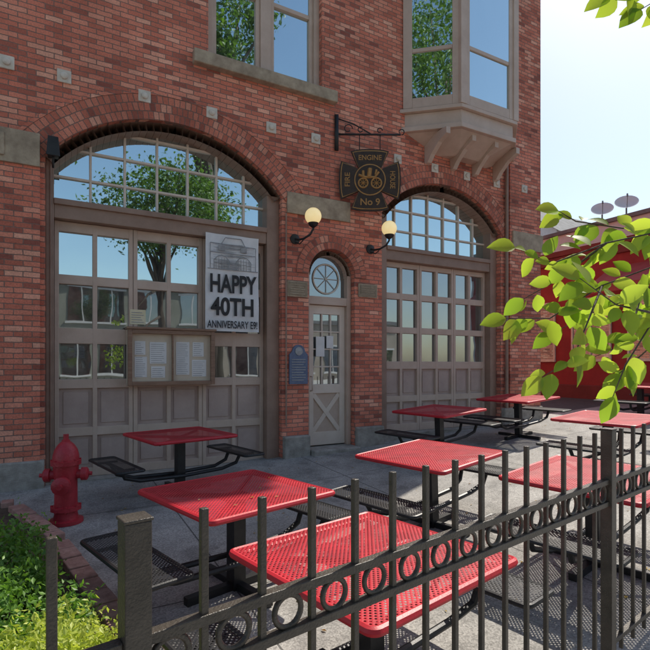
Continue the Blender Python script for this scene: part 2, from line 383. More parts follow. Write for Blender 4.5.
mb.build('anchor_rosettes',[M_rosette],B,bevel=.008)

def arch_band(mb,A,th,y0,y1,mi,z_low):
    n=36; ang=math.asin(min(1,A.w/A.R)); R0=A.R-.002;R1=A.R-th
    P=lambda a,r,y:(A.xc+r*math.sin(a),y,A.cz+r*math.cos(a))
    for k in range(n):
        a0=-ang+2*ang*k/n;a1=-ang+2*ang*(k+1)/n
        vs=[P(a,r,y) for a in(a0,a1) for r in(R0,R1) for y in(y0,y1)]
        mb.add(vs,[(0,1,3,2),(4,6,7,5),(0,4,5,1),(2,3,7,6)],mi)
def engine_door(A,name,xd0,xd1,rows,zg,fanrows,ncol_fan=7):
    E=empty(name); E.parent=B
    F=MB()
    arch_band(F,A,.13,.07,.37,0,0)
    F.box(A.x0+.001,xd0,.12,.38,zg-.1,A.zs+.02); F.box(xd1,A.x1-.001,.12,.38,zg-.1,A.zs+.02)
    F.box(xd0,xd1,.14,.38,3.60,3.80); F.box(xd0,xd1,.10,.2,3.78,3.86)
    F.box(A.x0+.05,xd0-.03,.105,.13,zg-.1,A.zs); 
    F.build('frame',[M_taupeD],E,bevel=.008)
    G=MB(); n=30; R=A.R-.08
    pts=[]
    xa,xb=A.x0+.05,A.x1-.05
    for k in range(n+1):
        x=xa+(xb-xa)*k/n; pts.append((x,A.cz+math.sqrt(max(0,R*R-(x-A.xc)**2))))
    vs=[(xa,.33,3.82)]+[(x,.33,z) for x,z in pts]+[(xb,.33,3.82)]
    G.add(vs,[tuple(range(len(vs)))]); 
    U=MB(); w=.016
    for k in range(1,ncol_fan):
        x=A.x0+.1+(A.x1-A.x0-.2)*k/ncol_fan; zt=A.cz+math.sqrt(R*R-(x-A.xc)**2)-.03
        U.box(x-w,x+w,.29,.34,3.81,zt)
    for z in fanrows:
        hw=A.w-.05 if z<A.cz+math.sqrt(R*R-(A.w-.05)**2) else math.sqrt(max(.01,R*R-(z-A.cz)**2))-.02
        U.box(A.xc-hw,A.xc+hw,.293,.338,z-w,z+w)
    U.build('fan_muntins',[M_taupeL],E,bevel=.004)
    D=MB(); Pn=MB()
    leafw=(xd1-xd0)/3
    for L in range(3):
        a=xd0+L*leafw; b_=a+leafw
        D.box(a+.003,a+.06,.27,.36,zg,3.598); D.box(b_-.06,b_-.003,.27,.36,zg,3.598)
        m=(a+b_)/2; D.box(m-.03,m+.03,.273,.36,zg,3.597)
        zs=[zg]+[z for r in rows for z in r[:2]]+[3.596]
        for z0,z1 in zip(zs[0::2],zs[1::2]): D.box(a+.055,b_-.055,.276,.357,z0,z1)
        for r in rows:
            for c0,c1 in((a+.06,m-.03),(m+.03,b_-.06)):
                if r[2]=='g': 
                    dy=random.uniform(-.0025,.0025)
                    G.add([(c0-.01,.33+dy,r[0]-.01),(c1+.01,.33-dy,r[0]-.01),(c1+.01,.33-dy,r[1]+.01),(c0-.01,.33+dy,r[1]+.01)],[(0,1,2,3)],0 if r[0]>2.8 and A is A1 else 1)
                else:
                    Pn.box(c0-.01,c1+.01,.325,.355,r[0]-.01,r[1]+.01)
                    Pn.box(c0+.05,c1-.05,.312,.33,r[0]+.05,r[1]-.05)
    D.build('leaves',[M_taupe],E,bevel=.006); Pn.build('panels',[M_panel],E,bevel=.006)
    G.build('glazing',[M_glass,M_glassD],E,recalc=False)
engine_door(A1,'engine_bay_door',.0,3.08,[(.14,.60,'p'),(.72,1.27,'p'),(1.40,1.90,'g'),(2.12,2.73,'g'),(2.86,3.46,'g')],.02,[4.22,4.62,4.98])
engine_door(A2,'engine_bay_door',5.5,8.22,[(.45,.88,'p'),(1.0,1.52,'p'),(1.67,2.22,'g'),(2.34,2.88,'g'),(3.0,3.5,'g')],.3,[4.22,4.62,4.98])
mb=MB(); mb.box(-.099,3.299,.05,DEP,-.3,.018); mb.box(5.301,8.399,.05,DEP,-.3,.298); mb.build('thresholds',[M_base],B)

E=empty('entry_door'); E.parent=B
F=MB(); 
n=24
for k in range(n):
    a0=-math.pi/2+math.pi*k/n;a1=a0+math.pi/n
    P=lambda a,r,y:(A3.xc+r*math.sin(a),y,A3.zs+r*math.cos(a)*.985)
    vs=[P(a,r,y) for a in(a0,a1) for r in(.45,.37) for y in(.12,.3)]
    F.add(vs,[(0,1,3,2),(4,6,7,5),(0,4,5,1),(2,3,7,6)])
F.box(3.795,3.87,.12,.3,.17,3.2); F.box(4.63,4.705,.12,.3,.17,3.2); F.box(3.87,4.63,.13,.3,2.66,2.80)
F.build('frame',[M_taupe],E,bevel=.006)
D=MB(); y0,y1=.2,.26
D.box(3.875,3.985,y0,y1,.19,2.655); D.box(4.515,4.625,y0,y1,.19,2.655)
D.box(3.98,4.52,y0+.002,y1,.19,.42); D.box(3.98,4.52,y0+.002,y1,1.1,1.26); D.box(3.98,4.52,y0+.002,y1,2.5,2.654)
for k in(1,2): x=3.985+.53*k/3; D.box(x-.012,x+.012,y0+.01,y1,1.25,2.51)
for k in range(1,4): z=1.26+1.24*k/4; D.box(3.98,4.52,y0+.012,y1-.002,z-.012,z+.012)
D.box(3.98,4.52,y0+.035,y1-.01,.41,1.11,1)
for s_ in(1,-1):
    c=Vector((4.25,0,.76)); a=math.atan2(.66*s_,.53); L=.84/2
    dx,dz=math.cos(a)*L,math.sin(a)*L; nx,nz=-math.sin(a)*.04,math.cos(a)*.04
    D.prism([(c.x-dx-nx,c.z-dz-nz),(c.x+dx-nx,c.z+dz-nz),(c.x+dx+nx,c.z+dz+nz),(c.x-dx+nx,c.z-dz+nz)],y0+.012+.003*s_,y0+.04)
D.build('leaf',[M_taupeL,M_taupe],E,bevel=.005)
G=MB(); G.add([(3.97,.245,1.2),(4.53,.245,1.2),(4.53,.245,2.6),(3.97,.245,2.6)],[(0,1,2,3)])
vs=[(4.25+.4*math.sin(a),.24,3.16+.4*math.cos(a)) for a in np.linspace(-math.pi/2,math.pi/2,20)]
vs=[(3.85,.24,2.79)]+vs+[(4.65,.24,2.79)]
G.add(vs,[tuple(range(len(vs)))]); G.build('glass',[M_glassD],E,recalc=False)
H=MB(); H.box(4.03,4.2,.19,.197,1.75,2.1); H.box(4.24,4.38,.19,.196,1.9,2.12); H.build('notices',[M_white],E)
H=MB(); H.tube([(3.93,.2,1.15),(3.93,.13,1.15),(3.93,.13,1.4),(3.93,.2,1.4)],.012); 
H.tube([(4.25+.26*math.sin(a),.225,3.13+.26*math.cos(a)) for a in np.linspace(0,2*math.pi,24,endpoint=False)],.016,6,closed=True)
for a in(0,1,2,3):
    an=a*math.pi/4; H.tube([(4.25-.25*math.sin(an),.225,3.13-.25*math.cos(an)),(4.25+.25*math.sin(an),.225,3.13+.25*math.cos(an))],.006,5)
H.build('handle_and_tracery',[M_rosette],E,smooth=True)

def sash_panel(P0,P1,z0,z1,fr,gl,zm,fw=.07,d0=-.03,d1=.05):
    L=(Vector(P1)-Vector(P0)).length; t=fw/L
    fr.obox(P0,P1,d0,d1,z0,z1,0,0,t); fr.obox(P0,P1,d0,d1,z0,z1,0,1-t,1)
    fr.obox(P0,P1,d0,d1-.003,z0,z0+fw*1.1,0,t,1-t); fr.obox(P0,P1,d0,d1-.003,z1-fw,z1,0,t,1-t)
    fr.obox(P0,P1,d0,d1-.008,zm-.035,zm+.035,0,t,1-t)
    p0=Vector(P0);p1=Vector(P1); d=(p1-p0).normalized(); n=Vector((d.y,-d.x))
    for a,b_,o in((z0,zm,.0),(zm,z1,.02)):
        q0=p0+n*o;q1=p1+n*(o+random.uniform(-.004,.004))
        gl.add([(q0.x,q0.y,a),(q1.x,q1.y,a),(q1.x,q1.y,b_),(q0.x,q0.y,b_)],[(0,1,2,3)])
F=MB();G=MB()
for xx in(2.07,-4.6):
    sash_panel((xx+.1,.2),(xx+.9,.2),6.42,8.9,F,G,7.62); sash_panel((xx+1.08,.2),(xx+1.88,.2),6.42,8.9,F,G,7.62)
    F.box(xx+.001,xx+.1,.1,.3,6.352,8.998);F.box(xx+1.88,xx+1.979,.1,.3,6.352,8.998);F.box(xx+.9,xx+1.08,.12,.3,6.42,8.9)
    F.box(xx+.1,xx+1.88,.1,.3,6.352,6.42);F.box(xx+.1,xx+1.88,.1,.3,8.9,8.998)
F.build('upper_window_frames',[M_taupe],B,bevel=.006); G.build('upper_window_glass',[M_glass],B,recalc=False)

BW=empty('bay_window'); BW.parent=B
plan=[(5.79,0),(6.6,-.7),(7.99,-.7),(8.75,0)]
def off(pl,d):
    c=Vector((7.27,0)); out=[]
    for x,y in pl: 
        s=1+d/.9; out.append((c.x+(x-c.x)*s, y*(1+d/.7)))
    return out
F=MB();G=MB()
def slab(z0,z1,d,z0d=None):
    a=off(plan,d if z0d is None else z0d); b_=off(plan,d)
    vs=[(x,y+.0,z0) for x,y in a]+[(x,y,z1) for x,y in b_]
    F.add(vs,[(0,1,2,3)[::-1],(4,5,6,7)]+[(i,(i+1)%4,4+(i+1)%4,4+i) for i in range(4)])
slab(5.72,5.99,-.04,-.5); slab(5.992,6.08,.03); slab(6.082,6.34,-.02); slab(6.342,6.41,.05)
slab(9.0,9.3,.0); slab(9.302,9.4,.09); slab(9.402,9.7,.02,.02)
for i in range(3):
    sash_panel(plan[i],plan[i+1],6.42,8.99,F,G,7.5,fw=.17,d0=-.06,d1=.035)
for p in plan[1:3]: F.box(p[0]-.07,p[0]+.07,p[1]-.06,p[1]+.06,6.411,8.999)
F.build('bay_frame',[M_taupe],BW,bevel=.008); G.build('bay_glass',[M_glass],BW,recalc=False)
F=MB()
for x in(6.35,7.0,7.6,8.2):
    prof=[(-.002,5.98),(-.62,5.98),(-.62,5.86),(-.4,5.78),(-.2,5.62),(-.1,5.5),(-.002,5.48)]
    M=Matrix.Translation((x,0,0))@Matrix.Rotation(math.radians(90),4,'Z')
    F.prism([(y,z) for y,z in prof],-.05,.05,0,M)
F.build('bay_brackets',[M_taupe],BW,bevel=.006)

mb=MB(); mb.tube([(8.52,-.06,TOP-.4),(8.52,-.06,.5)],.035,10)
for z in(1.5,3.3,5.2,7.5): mb.box(8.46,8.58,-.03,.0,z,z+.05)
mb.tube([(3.36,-.03,4.1),(3.36,-.03,.6)],.014,6); mb.build('downpipe',[M_taupeD],B,smooth=True,auto=40)

# ---------------------------------------------------------------- things mounted on the facade
mb=MB(); mb.box(-.07,.05,-.13,-.02,4.33,4.56); mb.tube([(-.01,-.08,4.33),(-.01,-.04,4.25),(-.01,.0,4.22)],.015); mb.prism([(-.09,4.33),(.07,4.33),(.05,4.58),(-.07,4.58)],-.155,-.135)
mb.build('floodlight',[M_black],bevel=.01)
def wall_lamp(x):
    m=MB(); z=3.70
    m.lathe([(.085,0),(.085,.02),(.05,.035),(0,.035)],Matrix.Translation((0,-.001,0))@Matrix.Rotation(math.radians(90),4,'X'),20)
    m.tube([(0,-.03,0),(.02,-.12,-.03),(.06,-.22,-.03),(.12,-.33,.02),(.15,-.38,.1),(.15,-.38,.15)],.018,8)
    m.tube([(0,-.03,-.06),(.03,-.13,-.1),(.06,-.2,-.05)],.01,6)
    m.lathe([(.02,.12),(.07,.16),(.085,.2),(.06,.2)],Matrix.Translation((.15,-.38,0)),20)
    prof=[(.135*math.sin(a),.31-.135*math.cos(a)) for a in np.linspace(.35,math.pi,14)]
    m.lathe(prof,Matrix.Translation((.15,-.38,0)),24,1)
    m.build('wall_lamp',[M_black,M_globe],smooth=True,auto=50,loc=(x,0,z))
wall_lamp(3.53); wall_lamp(5.04)
S=empty('hanging_firehouse_sign',(4.32,-.03,0),math.radians(-28))
m=MB(); m.tube([(0,0,5.62),(1.12,0,5.62)],.018,8); m.tube([(0,0,5.95),(0,0,5.35)],.02,8); m.box(-.035,.035,-.02,.03,5.34,5.96)
m.tube([(0,0,5.9),(.3,0,5.8),(.6,0,5.63)],.012,6)
for cx,cz,r,s0,s1 in((.2,5.72,.08,0,5.5),(.42,5.7,.06,1,6),(.75,5.69,.05,0,5.5),(1.13,5.67,.05,-1.5,4)):
    m.tube([(cx+(r*(1-.08*t))*math.cos(t),0,cz+(r*(1-.08*t))*math.sin(t)) for t in np.linspace(s0,s1,14)],.009,6)
for x in(.4,.76): m.tube([(x,0,5.62),(x,0,5.30)],.008,6)
m.build('bracket',[M_black],S,smooth=True)
def cross(grow=0,n=8):
    pts=[]
    for q in range(4):
        ph=q*math.pi/2+math.pi/2
        for k in range(n+1):
            a=ph+math.radians((-33.5+67*k/n)*(1-grow*1.2)); r=.60-grow
            r*= 1-.10*math.cos((k/n-.5)*math.pi)
            pts.append((r*math.cos(a),r*math.sin(a)))
        for da,rr_ in((40,.36),(45,.27),(50,.36)):
            a=ph+math.radians(da); pts.append(((rr_-grow*.6)*math.cos(a),(rr_-grow*.6)*math.sin(a)))
    return [(x+.58,z+4.82) for x,z in pts]
m=MB(); m.prism(cross(0),-.02,.02,0); m.prism(cross(.03),-.026,.026,1); m.prism(cross(.048),-.03,.03,0)
def disc(cx,cz,r,y0,y1,mi,n=28): m.prism([(cx+r*math.cos(a),cz+r*math.sin(a)) for a in np.linspace(0,2*math.pi,n,endpoint=False)],y0,y1,mi)
disc(.58,4.82,.275,-.036,.036,1); disc(.58,4.82,.255,-.04,.04,0)
for s_ in(-1,1):
    for cx,r in((.46,.08),(.69,.088)):
        m.tube([(cx+r*math.cos(a),s_*.045,4.76+r*math.sin(a)) for a in np.linspace(0,2*math.pi,20,endpoint=False)],.014,6,1,closed=True)
        for k in range(4):
            an=k*math.pi/4; m.tube([(cx-r*math.cos(an),s_*.045,4.76-r*math.sin(an)),(cx+r*math.cos(an),s_*.045,4.76+r*math.sin(an))],.006,4,1)
    m.tube([(.38,s_*.045,4.9),(.5,s_*.045,4.86),(.66,s_*.045,4.86),(.73,s_*.045,4.95)],.022,6,1)
    m.tube([(.56,s_*.045,4.86),(.58,s_*.045,5.01)],.038,6,1); m.tube([(.46,s_*.045,4.86),(.46,s_*.045,4.97)],.024,6,1); m.tube([(.67,s_*.045,4.9),(.69,s_*.045,4.99)],.018,6,1)
m.build('cross_board',[M_sign,M_gold],S)
def text(body,mat,parent,cx,cz,w,h,y,name='lettering',rotz=0,bold=.0):
    c=bpy.data.curves.new(name,'FONT'); c.body=body; c.align_x='CENTER'; c.align_y='CENTER'; c.extrude=.002; c.offset=bold
    o=bpy.data.objects.new(name,c); scene.collection.objects.link(o); c.materials.append(mat)
    bpy.context.view_layer.update(); d=o.dimensions
    o.scale=(w/d.x,h/d.y,1); o.rotation_euler=(math.radians(90),rotz,0); o.location=(cx,y,cz); o.parent=parent
    return o
text('ENGINE',M_gold,S,.58,5.2,.40,.09,-.034,bold=.01); text('No 9',M_gold,S,.58,4.43,.34,.12,-.034,bold=.015)
text('FIRE',M_gold,S,.19,4.82,.24,.09,-.034,rotz=math.radians(-90),bold=.01); text('HOUSE',M_gold,S,.97,4.82,.3,.09,-.034,rotz=math.radians(90),bold=.01)
Bn=empty('anniversary_banner')
m=MB(); nx,nz=12,20; vs=[]
for j in range(nz+1):
    for i in range(nx+1):
        x=2.05+.87*i/nx; z=2.13+1.52*j/nz
        vs.append((x,.085+.012*math.sin(i*.9+j*.25)+.006*math.sin(j*.8),z))
m.add(vs,[(j*(nx+1)+i,j*(nx+1)+i+1,(j+1)*(nx+1)+i+1,(j+1)*(nx+1)+i) for j in range(nz) for i in range(nx)])
m.build('sheet',[M_banner],Bn,smooth=True,recalc=False)
text('HAPPY',M_ink,Bn,2.485,2.86,.76,.29,.062,bold=.026); text('40TH',M_ink,Bn,2.485,2.50,.70,.29,.062,bold=.026); text('ANNIVERSARY E9!',M_ink,Bn,2.485,2.23,.82,.12,.062,bold=.012)
m=MB(); 
def ln(x0,z0,x1,z1,w=.006): m.tube([(x0,.066,z0),(x1,.066,z1)],w,4)
for a in((2.12,3.1,2.12,3.5),(2.86,3.1,2.86,3.48),(2.12,3.5,2.86,3.48),(2.08,3.1,2.9,3.1),(2.3,3.5,2.36,3.6),(2.36,3.6,2.62,3.6),(2.62,3.6,2.68,3.49),(2.12,3.36,2.86,3.35)): ln(*a)
for cx in(2.3,2.66):
    m.tube([(cx-.12,.066,3.1),(cx-.12,.066,3.24),(cx-.06,.066,3.3),(cx,.066,3.32),(cx+.06,.066,3.3),(cx+.12,.066,3.24),(cx+.12,.066,3.1)],.006,4)
    for k in range(-2,3): ln(cx+k*.045,3.1,cx+k*.045,3.28,.003)
    for k in range(3): ln(cx-.12,3.14+k*.05,cx+.12,3.14+k*.05,.003)
    m.box(cx-.05,cx+.05,.06,.068,3.39,3.47)
for k in range(60): 
    zz=3.12+random.random()*.38; ln(2.12+random.random()*.3,zz,2.5+random.random()*.36,zz+random.uniform(-.02,.02),.0016)
m.build('engraving',[M_grey],Bn)
Nb=empty('notice_board')
m=MB(); x0,x1,z0,z1=.93,2.2,1.3,2.12
m.box(x0,x1,.16,.27,z0,z1,1)
m.box(x0,x0+.06,.08,.16,z0,z1);m.box(x1-.06,x1,.08,.16,z0,z1);m.box(x0+.06,x1-.06,.083,.16,z0,z0+.06);m.box(x0+.06,x1-.06,.083,.16,z1-.06,z1);m.box(1.555,1.575,.095,.16,z0+.06,z1-.06)
m.box(x0-.02,x1+.02,.06,.27,z1+.001,z1+.035)
m.build('case',[M_wood,M_back],Nb,bevel=.005)
m=MB()
for x,z,w,h in((1.03,1.42,.17,.3),(1.03,1.75,.15,.2),(1.24,1.62,.24,.32),(1.26,1.41,.2,.17),(1.62,1.45,.2,.5),(1.86,1.42,.22,.26),(1.87,1.73,.17,.22)):
    m.box(x,x+w,.153,.158,z,z+h,0)
    for k in range(int(h/.03)): m.box(x+.015,x+w-.02-random.random()*.05,.15,.1535,z+.015+k*.03,z+.021+k*.03,1)
m.build('papers',[M_white,M_grey],Nb)
m=MB(); m.box(.98,1.2,.262,.268,2.2,2.42); o=m.build('window_notice',[M_yel])
m=MB()
for k in range(5): m.box(1.0,1.17-.02*(k%3),.258,.2615,2.23+k*.035,2.24+k*.035)
m.build('print',[M_grey],o)
m=MB(); m.box(3.38,3.76,-.03,-.001,2.74,3.0); m.box(3.4,3.74,-.036,-.03,2.76,2.98,1)
for k in range(5): m.box(3.43,3.71-.03*(k%2),-.04,-.036,2.785+k*.037,2.80+k*.037,0)
m.build('stone_plaque',[M_stone,M_bronze],bevel=.004)
m=MB(); m.box(4.78,5.18,-.03,-.001,2.82,3.06); m.box(4.8,5.16,-.036,-.03,2.84,3.04,1)
for k in range(4): m.box(4.83,5.12-.03*(k%2),-.04,-.036,2.865+k*.04,2.88+k*.04,0)
m.build('stone_plaque',[M_stone,M_bronze],bevel=.004)
m=MB(); pl=[(3.42,1.28),(3.76,1.28),(3.76,1.78),(3.71,1.82)]+[(3.59+.12*math.cos(a),1.82+.12*math.sin(a)) for a in np.linspace(.1,math.pi-.1,9)]+[(3.47,1.82),(3.42,1.78)]
m.prism(pl,-.03,-.001); m.lathe([(.07,0),(.07,.012),(.05,.012),(0,.02)],Matrix.Translation((3.59,-.03,1.83))@Matrix.Rotation(math.radians(90),4,'X'),20,1)
for k in range(9): m.box(3.46,3.72-.04*(k%3==0),-.035,-.03,1.34+k*.043,1.355+k*.043,1)
m.build('blue_historic_plaque',[M_blue,M_grey],bevel=.004)

# ---------------------------------------------------------------- hydrant
m=MB()
m.lathe([(.165,0),(.165,.035),(.12,.045),(.11,.1),(.11,.13),(.145,.135),(.145,.175),(.11,.185),(.108,.45),(.118,.5),(.122,.60),(.145,.605),(.145,.65),(.128,.655),(.125,.70),(.11,.76),(.08,.81),(.05,.84),(.04,.845),(.04,.86),(.026,.865),(.026,.92),(0,.922)],None,28)
for ang,L,r,z in((0,.22,.06,.5),(180,.22,.06,.5),(-90,.23,.078,.42)):
    M=Matrix.Translation((0,0,z))@Matrix.Rotation(math.radians(ang),4,'Z')@Matrix.Rotation(math.radians(90),4,'Y')
    m.lathe([(r*.8,.08),(r*.8,L-.075),(r*1.15,L-.07),(r*1.15,L-.02),(r*.8,L-.005),(r*.35,L),(r*.35,L+.03),(0,L+.03)],M,14)
for k in range(8):
    a=k*math.pi/4+.2
    for z in(.155,.63):
        m.lathe([(.012,-.03),(.012,.035),(0,.036)],Matrix.Translation((.133*math.cos(a),.133*math.sin(a),z)),6)
m.build('fire_hydrant',[M_hyd],smooth=True,auto=40,loc=(.11,-1.67,g(.11,-1.67)),rot=math.radians(-15))

# ---------------------------------------------------------------- picnic tables
def rrect(w,h,r,n=5):
    pts=[]
    for cx,cy,a0 in((w-r,h-r,0),(-w+r,h-r,90),(-w+r,-h+r,180),(w-r,-h+r,270)):
        for k in range(n+1):
            a=math.radians(a0+90*k/n); pts.append((cx+r*math.cos(a),cy+r*math.sin(a)))
    return pts
def make_table():
    m=MB(); H=.74; s=.53
    p=rrect(s,s,.035)
    m.add([(x,y,H) for x,y in p],[tuple(range(len(p)))],0)
    m.tube([(x,y,H-.016) for x,y in p],.021,8,1,closed=True)
    p2=rrect(s-.045,s-.045,.03); 
    m.tube([(x,y,H-.02) for x,y in p2],.014,6,1,closed=True)
    for sx in(-1,1):
        q=rrect(.15,.53,.04); q=[(x+sx*.80,y) for x,y in q]
        m.add([(x,y,.455) for x,y in q],[tuple(range(len(q)))],2)
        m.tube([(x,y,.445) for x,y in q],.016,8,3,closed=True)
        for y in(-.3,.3):
            m.tube([(sx*.68,y,.43),(sx*.92,y,.43)],.014,6,3)
        m.tube([(sx*.8,-.32,.42),(sx*.8,.32,.42)],.022,6,3)
        for y in(-.11,.11):
            m.tube([(0,y,.22),(sx*.55,y,.24),(sx*.74,y*1.3,.30),(sx*.8,y*1.4,.42)],.024,8,3)
    m.tube([(0,0,-.02),(0,0,H-.05)],.052,10,3,square=True)
    m.box(-.12,.12,-.12,.12,H-.055,H-.04,3)
    for a in((1,1),(1,-1)):
        m.tube([(-.45*a[0],-.45*a[1],H-.04),(.45*a[0],.45*a[1],H-.04)],.018,6,3)
    m.tube([(-.42,0,.025),(.42,0,.025)],.03,6,3,square=True); m.tube([(0,-.42,.026),(0,.42,.026)],.028,6,3,square=True)
    return m
tab=[(1.42,-1.02,12),(1.22,-3.86,15),(3.36,-3.62,13),(5.5,-1.35,10),(7.65,-1.1,8),(6.7,-3.4,10),(1.46,-5.33,12),(3.9,-5.0,11),(9.4,-3.3,9),(11.3,-1.3,5)]
T0=None
for i,(x,y,r) in enumerate(tab):
    if T0 is None: o=make_table().build('picnic_table',[M_red,M_redS,M_blkP,M_black],smooth=True,auto=35,recalc=False); T0=o
    else: o=bpy.data.objects.new('picnic_table',T0.data); scene.collection.objects.link(o)
    o.location=(x,y,g(x,y)); o.rotation_euler=(0,-.05 if x>2.5 else 0,math.radians(r)); 

# ---------------------------------------------------------------- fence
m=MB(); PL=2.46; n=15; TOPF=1.256
for pnl in range(-2,4):
    s0=pnl*PL; zb=.02 if pnl<1 else .12+.08*(pnl-1); w=.029
    m.box(s0-w,s0+w,-w,w,-.35,TOPF-.0); m.box(s0-w-.003,s0+w+.003,-w-.003,w+.003,TOPF+.0005,TOPF+.008)
    for z,h in((.985,.013),(.87,.013),(zb,.013)): m.box(s0+w,s0+PL-w,-.016,.016,z-h,z+h)
    for k in range(1,n):
        x=s0+PL*k/n; m.box(x-.0095,x+.0095,-.0095,.0095,zb-.08,TOPF-.003)
    for k in range(n):
        x=s0+PL*(k+.5)/n; r=.0435
        m.tube([(x+r*math.cos(a),0,.9275+r*math.sin(a)) for a in np.linspace(0,2*math.pi,20,endpoint=False)],.009,6,closed=True)
s0=4*PL; m.box(s0-.029,s0+.029,-.029,.029,-.35,TOPF)
m.build('iron_fence',[M_fence],loc=(.1575,-6.332,0),rot=math.atan2(.1685,.9857),bevel=.0025)

# ---------------------------------------------------------------- vegetation
def leaf_cloud(pts,size,seed=0,wid=.3,up=0.0):
    r=np.random.default_rng(seed); n=len(pts)
    a=r.normal(size=(n,3)); a[:,2]-=.3; a/=np.linalg.norm(a,axis=1)[:,None]
    c=r.normal(size=(n,3)); c[:,2]+=up; b_=np.cross(a,c); b_/=np.linalg.norm(b_,axis=1)[:,None]
    L=(size*r.uniform(.6,1.25,n))[:,None]
    nn=np.cross(a,b_)
    v=np.stack([pts,pts+a*L*.45+b_*L*wid+nn*L*.06,pts+a*L,pts+a*L*.45-b_*L*wid+nn*L*.06],1).reshape(-1,3)
    f=np.arange(4*n).reshape(-1,4)
    return v,f
def obj_from(name,v,f,mat,parent=None):
    me=bpy.data.meshes.new(name); me.from_pydata(v.tolist(),[],f.tolist()); me.materials.append(mat); me.update()
    o=bpy.data.objects.new(name,me); scene.collection.objects.link(o); o.parent=parent; return o
M_bark=noisy('bark',(.06,.045,.035),(.14,.11,.085),8,.9,.9,40,stretch=(1,1,.25))
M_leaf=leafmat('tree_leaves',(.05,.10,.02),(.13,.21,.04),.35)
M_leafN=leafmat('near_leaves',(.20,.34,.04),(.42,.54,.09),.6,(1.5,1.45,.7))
M_shrub=leafmat('shrub_leaves',(.08,.18,.03),(.2,.36,.07),.35)
M_shrubY=leafmat('golden_shrub_leaves',(.32,.40,.06),(.54,.58,.13),.35)
def tree(name,x,y,h,cr,cz,n=14000,seed=1,lsz=.18,parent=None,crz=None):
    T=parent or empty(name); r=random.Random(seed); z0=g(x,y)-.1; crz=crz or cr*.8
    m=MB(); top=(x+r.uniform(-.3,.3),y+r.uniform(-.3,.3),h*.8)
    m.tube([(x,y,z0),(x+.03,y,h*.2),(x-.05,y+.05,h*.42),top],[h*.018,h*.014,h*.011,h*.004],10)
    rr=np.random.default_rng(seed); cl=[]
    for k in range(46):
        d=rr.normal(size=3); d/=np.linalg.norm(d); q=rr.uniform(.35,1)**.6
        cl.append((x+d[0]*cr*q,y+d[1]*cr*q,cz+d[2]*crz*q))
    for c in cl[:18]:
        s=h*r.uniform(.35,.6); st=Vector((x,y,s)); e=Vector(c); md=st.lerp(e,.5)+Vector((0,0,.3))
        m.tube([st,md,e],[h*.006,h*.004,h*.0015],6)
    m.build('trunk_and_limbs',[M_bark],T,smooth=True)
    cl=np.array(cl); idx=rr.integers(0,len(cl),n); pts=cl[idx]+rr.normal(size=(n,3))*np.array([cr*.16,cr*.16,cr*.11])
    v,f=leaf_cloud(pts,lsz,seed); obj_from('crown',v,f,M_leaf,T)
    return T
tree('street_tree',-2.4,-11.6,19,4.0,14.0,n=20000,seed=3,crz=4.2)
tree('street_tree',5.7,-12.2,20,2.3,16.4,n=11000,seed=4,crz=3.2)
tree('street_tree',-9.5,-20.4,11,3.5,7.5,n=9000,seed=5)
TR=empty('street_tree')
tree('street_tree',3.3,-8.7,9.5,2.3,6.9,n=10000,seed=9,lsz=.13,parent=TR,crz=1.5)
O=Vector((1.49,-6.49,0)); ra=Vector((.877,-.480,0)); fb=Vector((.480,.877,0))
def L(a,c,b_=0): return O+ra*a+fb*b_+Vector((0,0,c))
tw=[ [L(.75,2.3),L(.5,2.12),L(.35,2.05),L(.1,2.0,.02),L(-.06,1.94,.05),L(-.2,1.985,.02)],
     [L(.5,2.12),L(.33,1.95,.05),L(.12,1.87,.08),L(-.05,1.76,.1),L(-.2,1.76,.1)],
     [L(.12,1.87,.08),L(.03,1.72,.02),L(-.02,1.62,0),L(-.12,1.56,0)],
     [L(.33,1.95,.05),L(.22,1.76,-.05),L(.12,1.6,-.05),L(.08,1.50,-.05)],
     [L(.22,1.76,-.05),L(.05,1.78,-.12),L(-.06,1.86,-.12)],
     [L(.33,1.95,.05),L(.34,1.7,.1),L(.24,1.6,.12),L(.2,1.57,.12)],
     [L(.35,2.05),L(.2,2.07,.1),L(.05,2.1,.12),L(-.02,2.13,.1)],
     [L(.8,3.2),L(.45,2.98),L(.25,2.83),L(.1,2.79)],[L(.45,2.98),L(.35,2.84),L(.2,2.75)],
     [L(.5,2.12),L(.36,1.86,.25),L(.2,1.8,.3),L(.05,1.72,.3)],[L(.1,2.0,.02),L(.0,1.9,.15),L(-.1,1.84,.2)],
     [L(.36,1.86,.25),L(.28,1.68,.2),L(.16,1.63,.2)]]
m=MB()
for i,t in enumerate(tw): m.tube(t,[.0045]+[.0025]*(len(t)-2)+[.0012],6)
m.tube([(3.3,-8.7,3.2),(2.8,-8.0,2.9),L(.75,2.3)],[.05,.03,.007],8)
m.tube([(3.3,-8.7,4.2),(2.7,-7.9,3.8),L(.8,3.2)],[.05,.03,.007],8)
m.build('hanging_branch',[M_bark],TR,smooth=True)
r=random.Random(12); LM=MB()
def leaf(p,d,nrm,Ln):
    d=d.normalized(); s=d.cross(nrm).normalized(); nrm=s.cross(d).normalized()
    K=[(0,.02),(.08,.14),(.22,.27),(.4,.32),(.6,.29),(.78,.19),(.92,.07),(1,.0)]
    cv=r.uniform(.05,.3); vs=[];fs=[]
    for t,w in K:
        c=p+d*Ln*t-nrm*Ln*cv*t*t
        vs+= [c-s*w*Ln+nrm*w*Ln*.3,c,c+s*w*Ln+nrm*w*Ln*.3]
    for i in range(len(K)-1):
        a=3*i; fs+=[(a,a+1,a+4,a+3),(a+1,a+2,a+5,a+4)]
    LM.add(vs,fs)
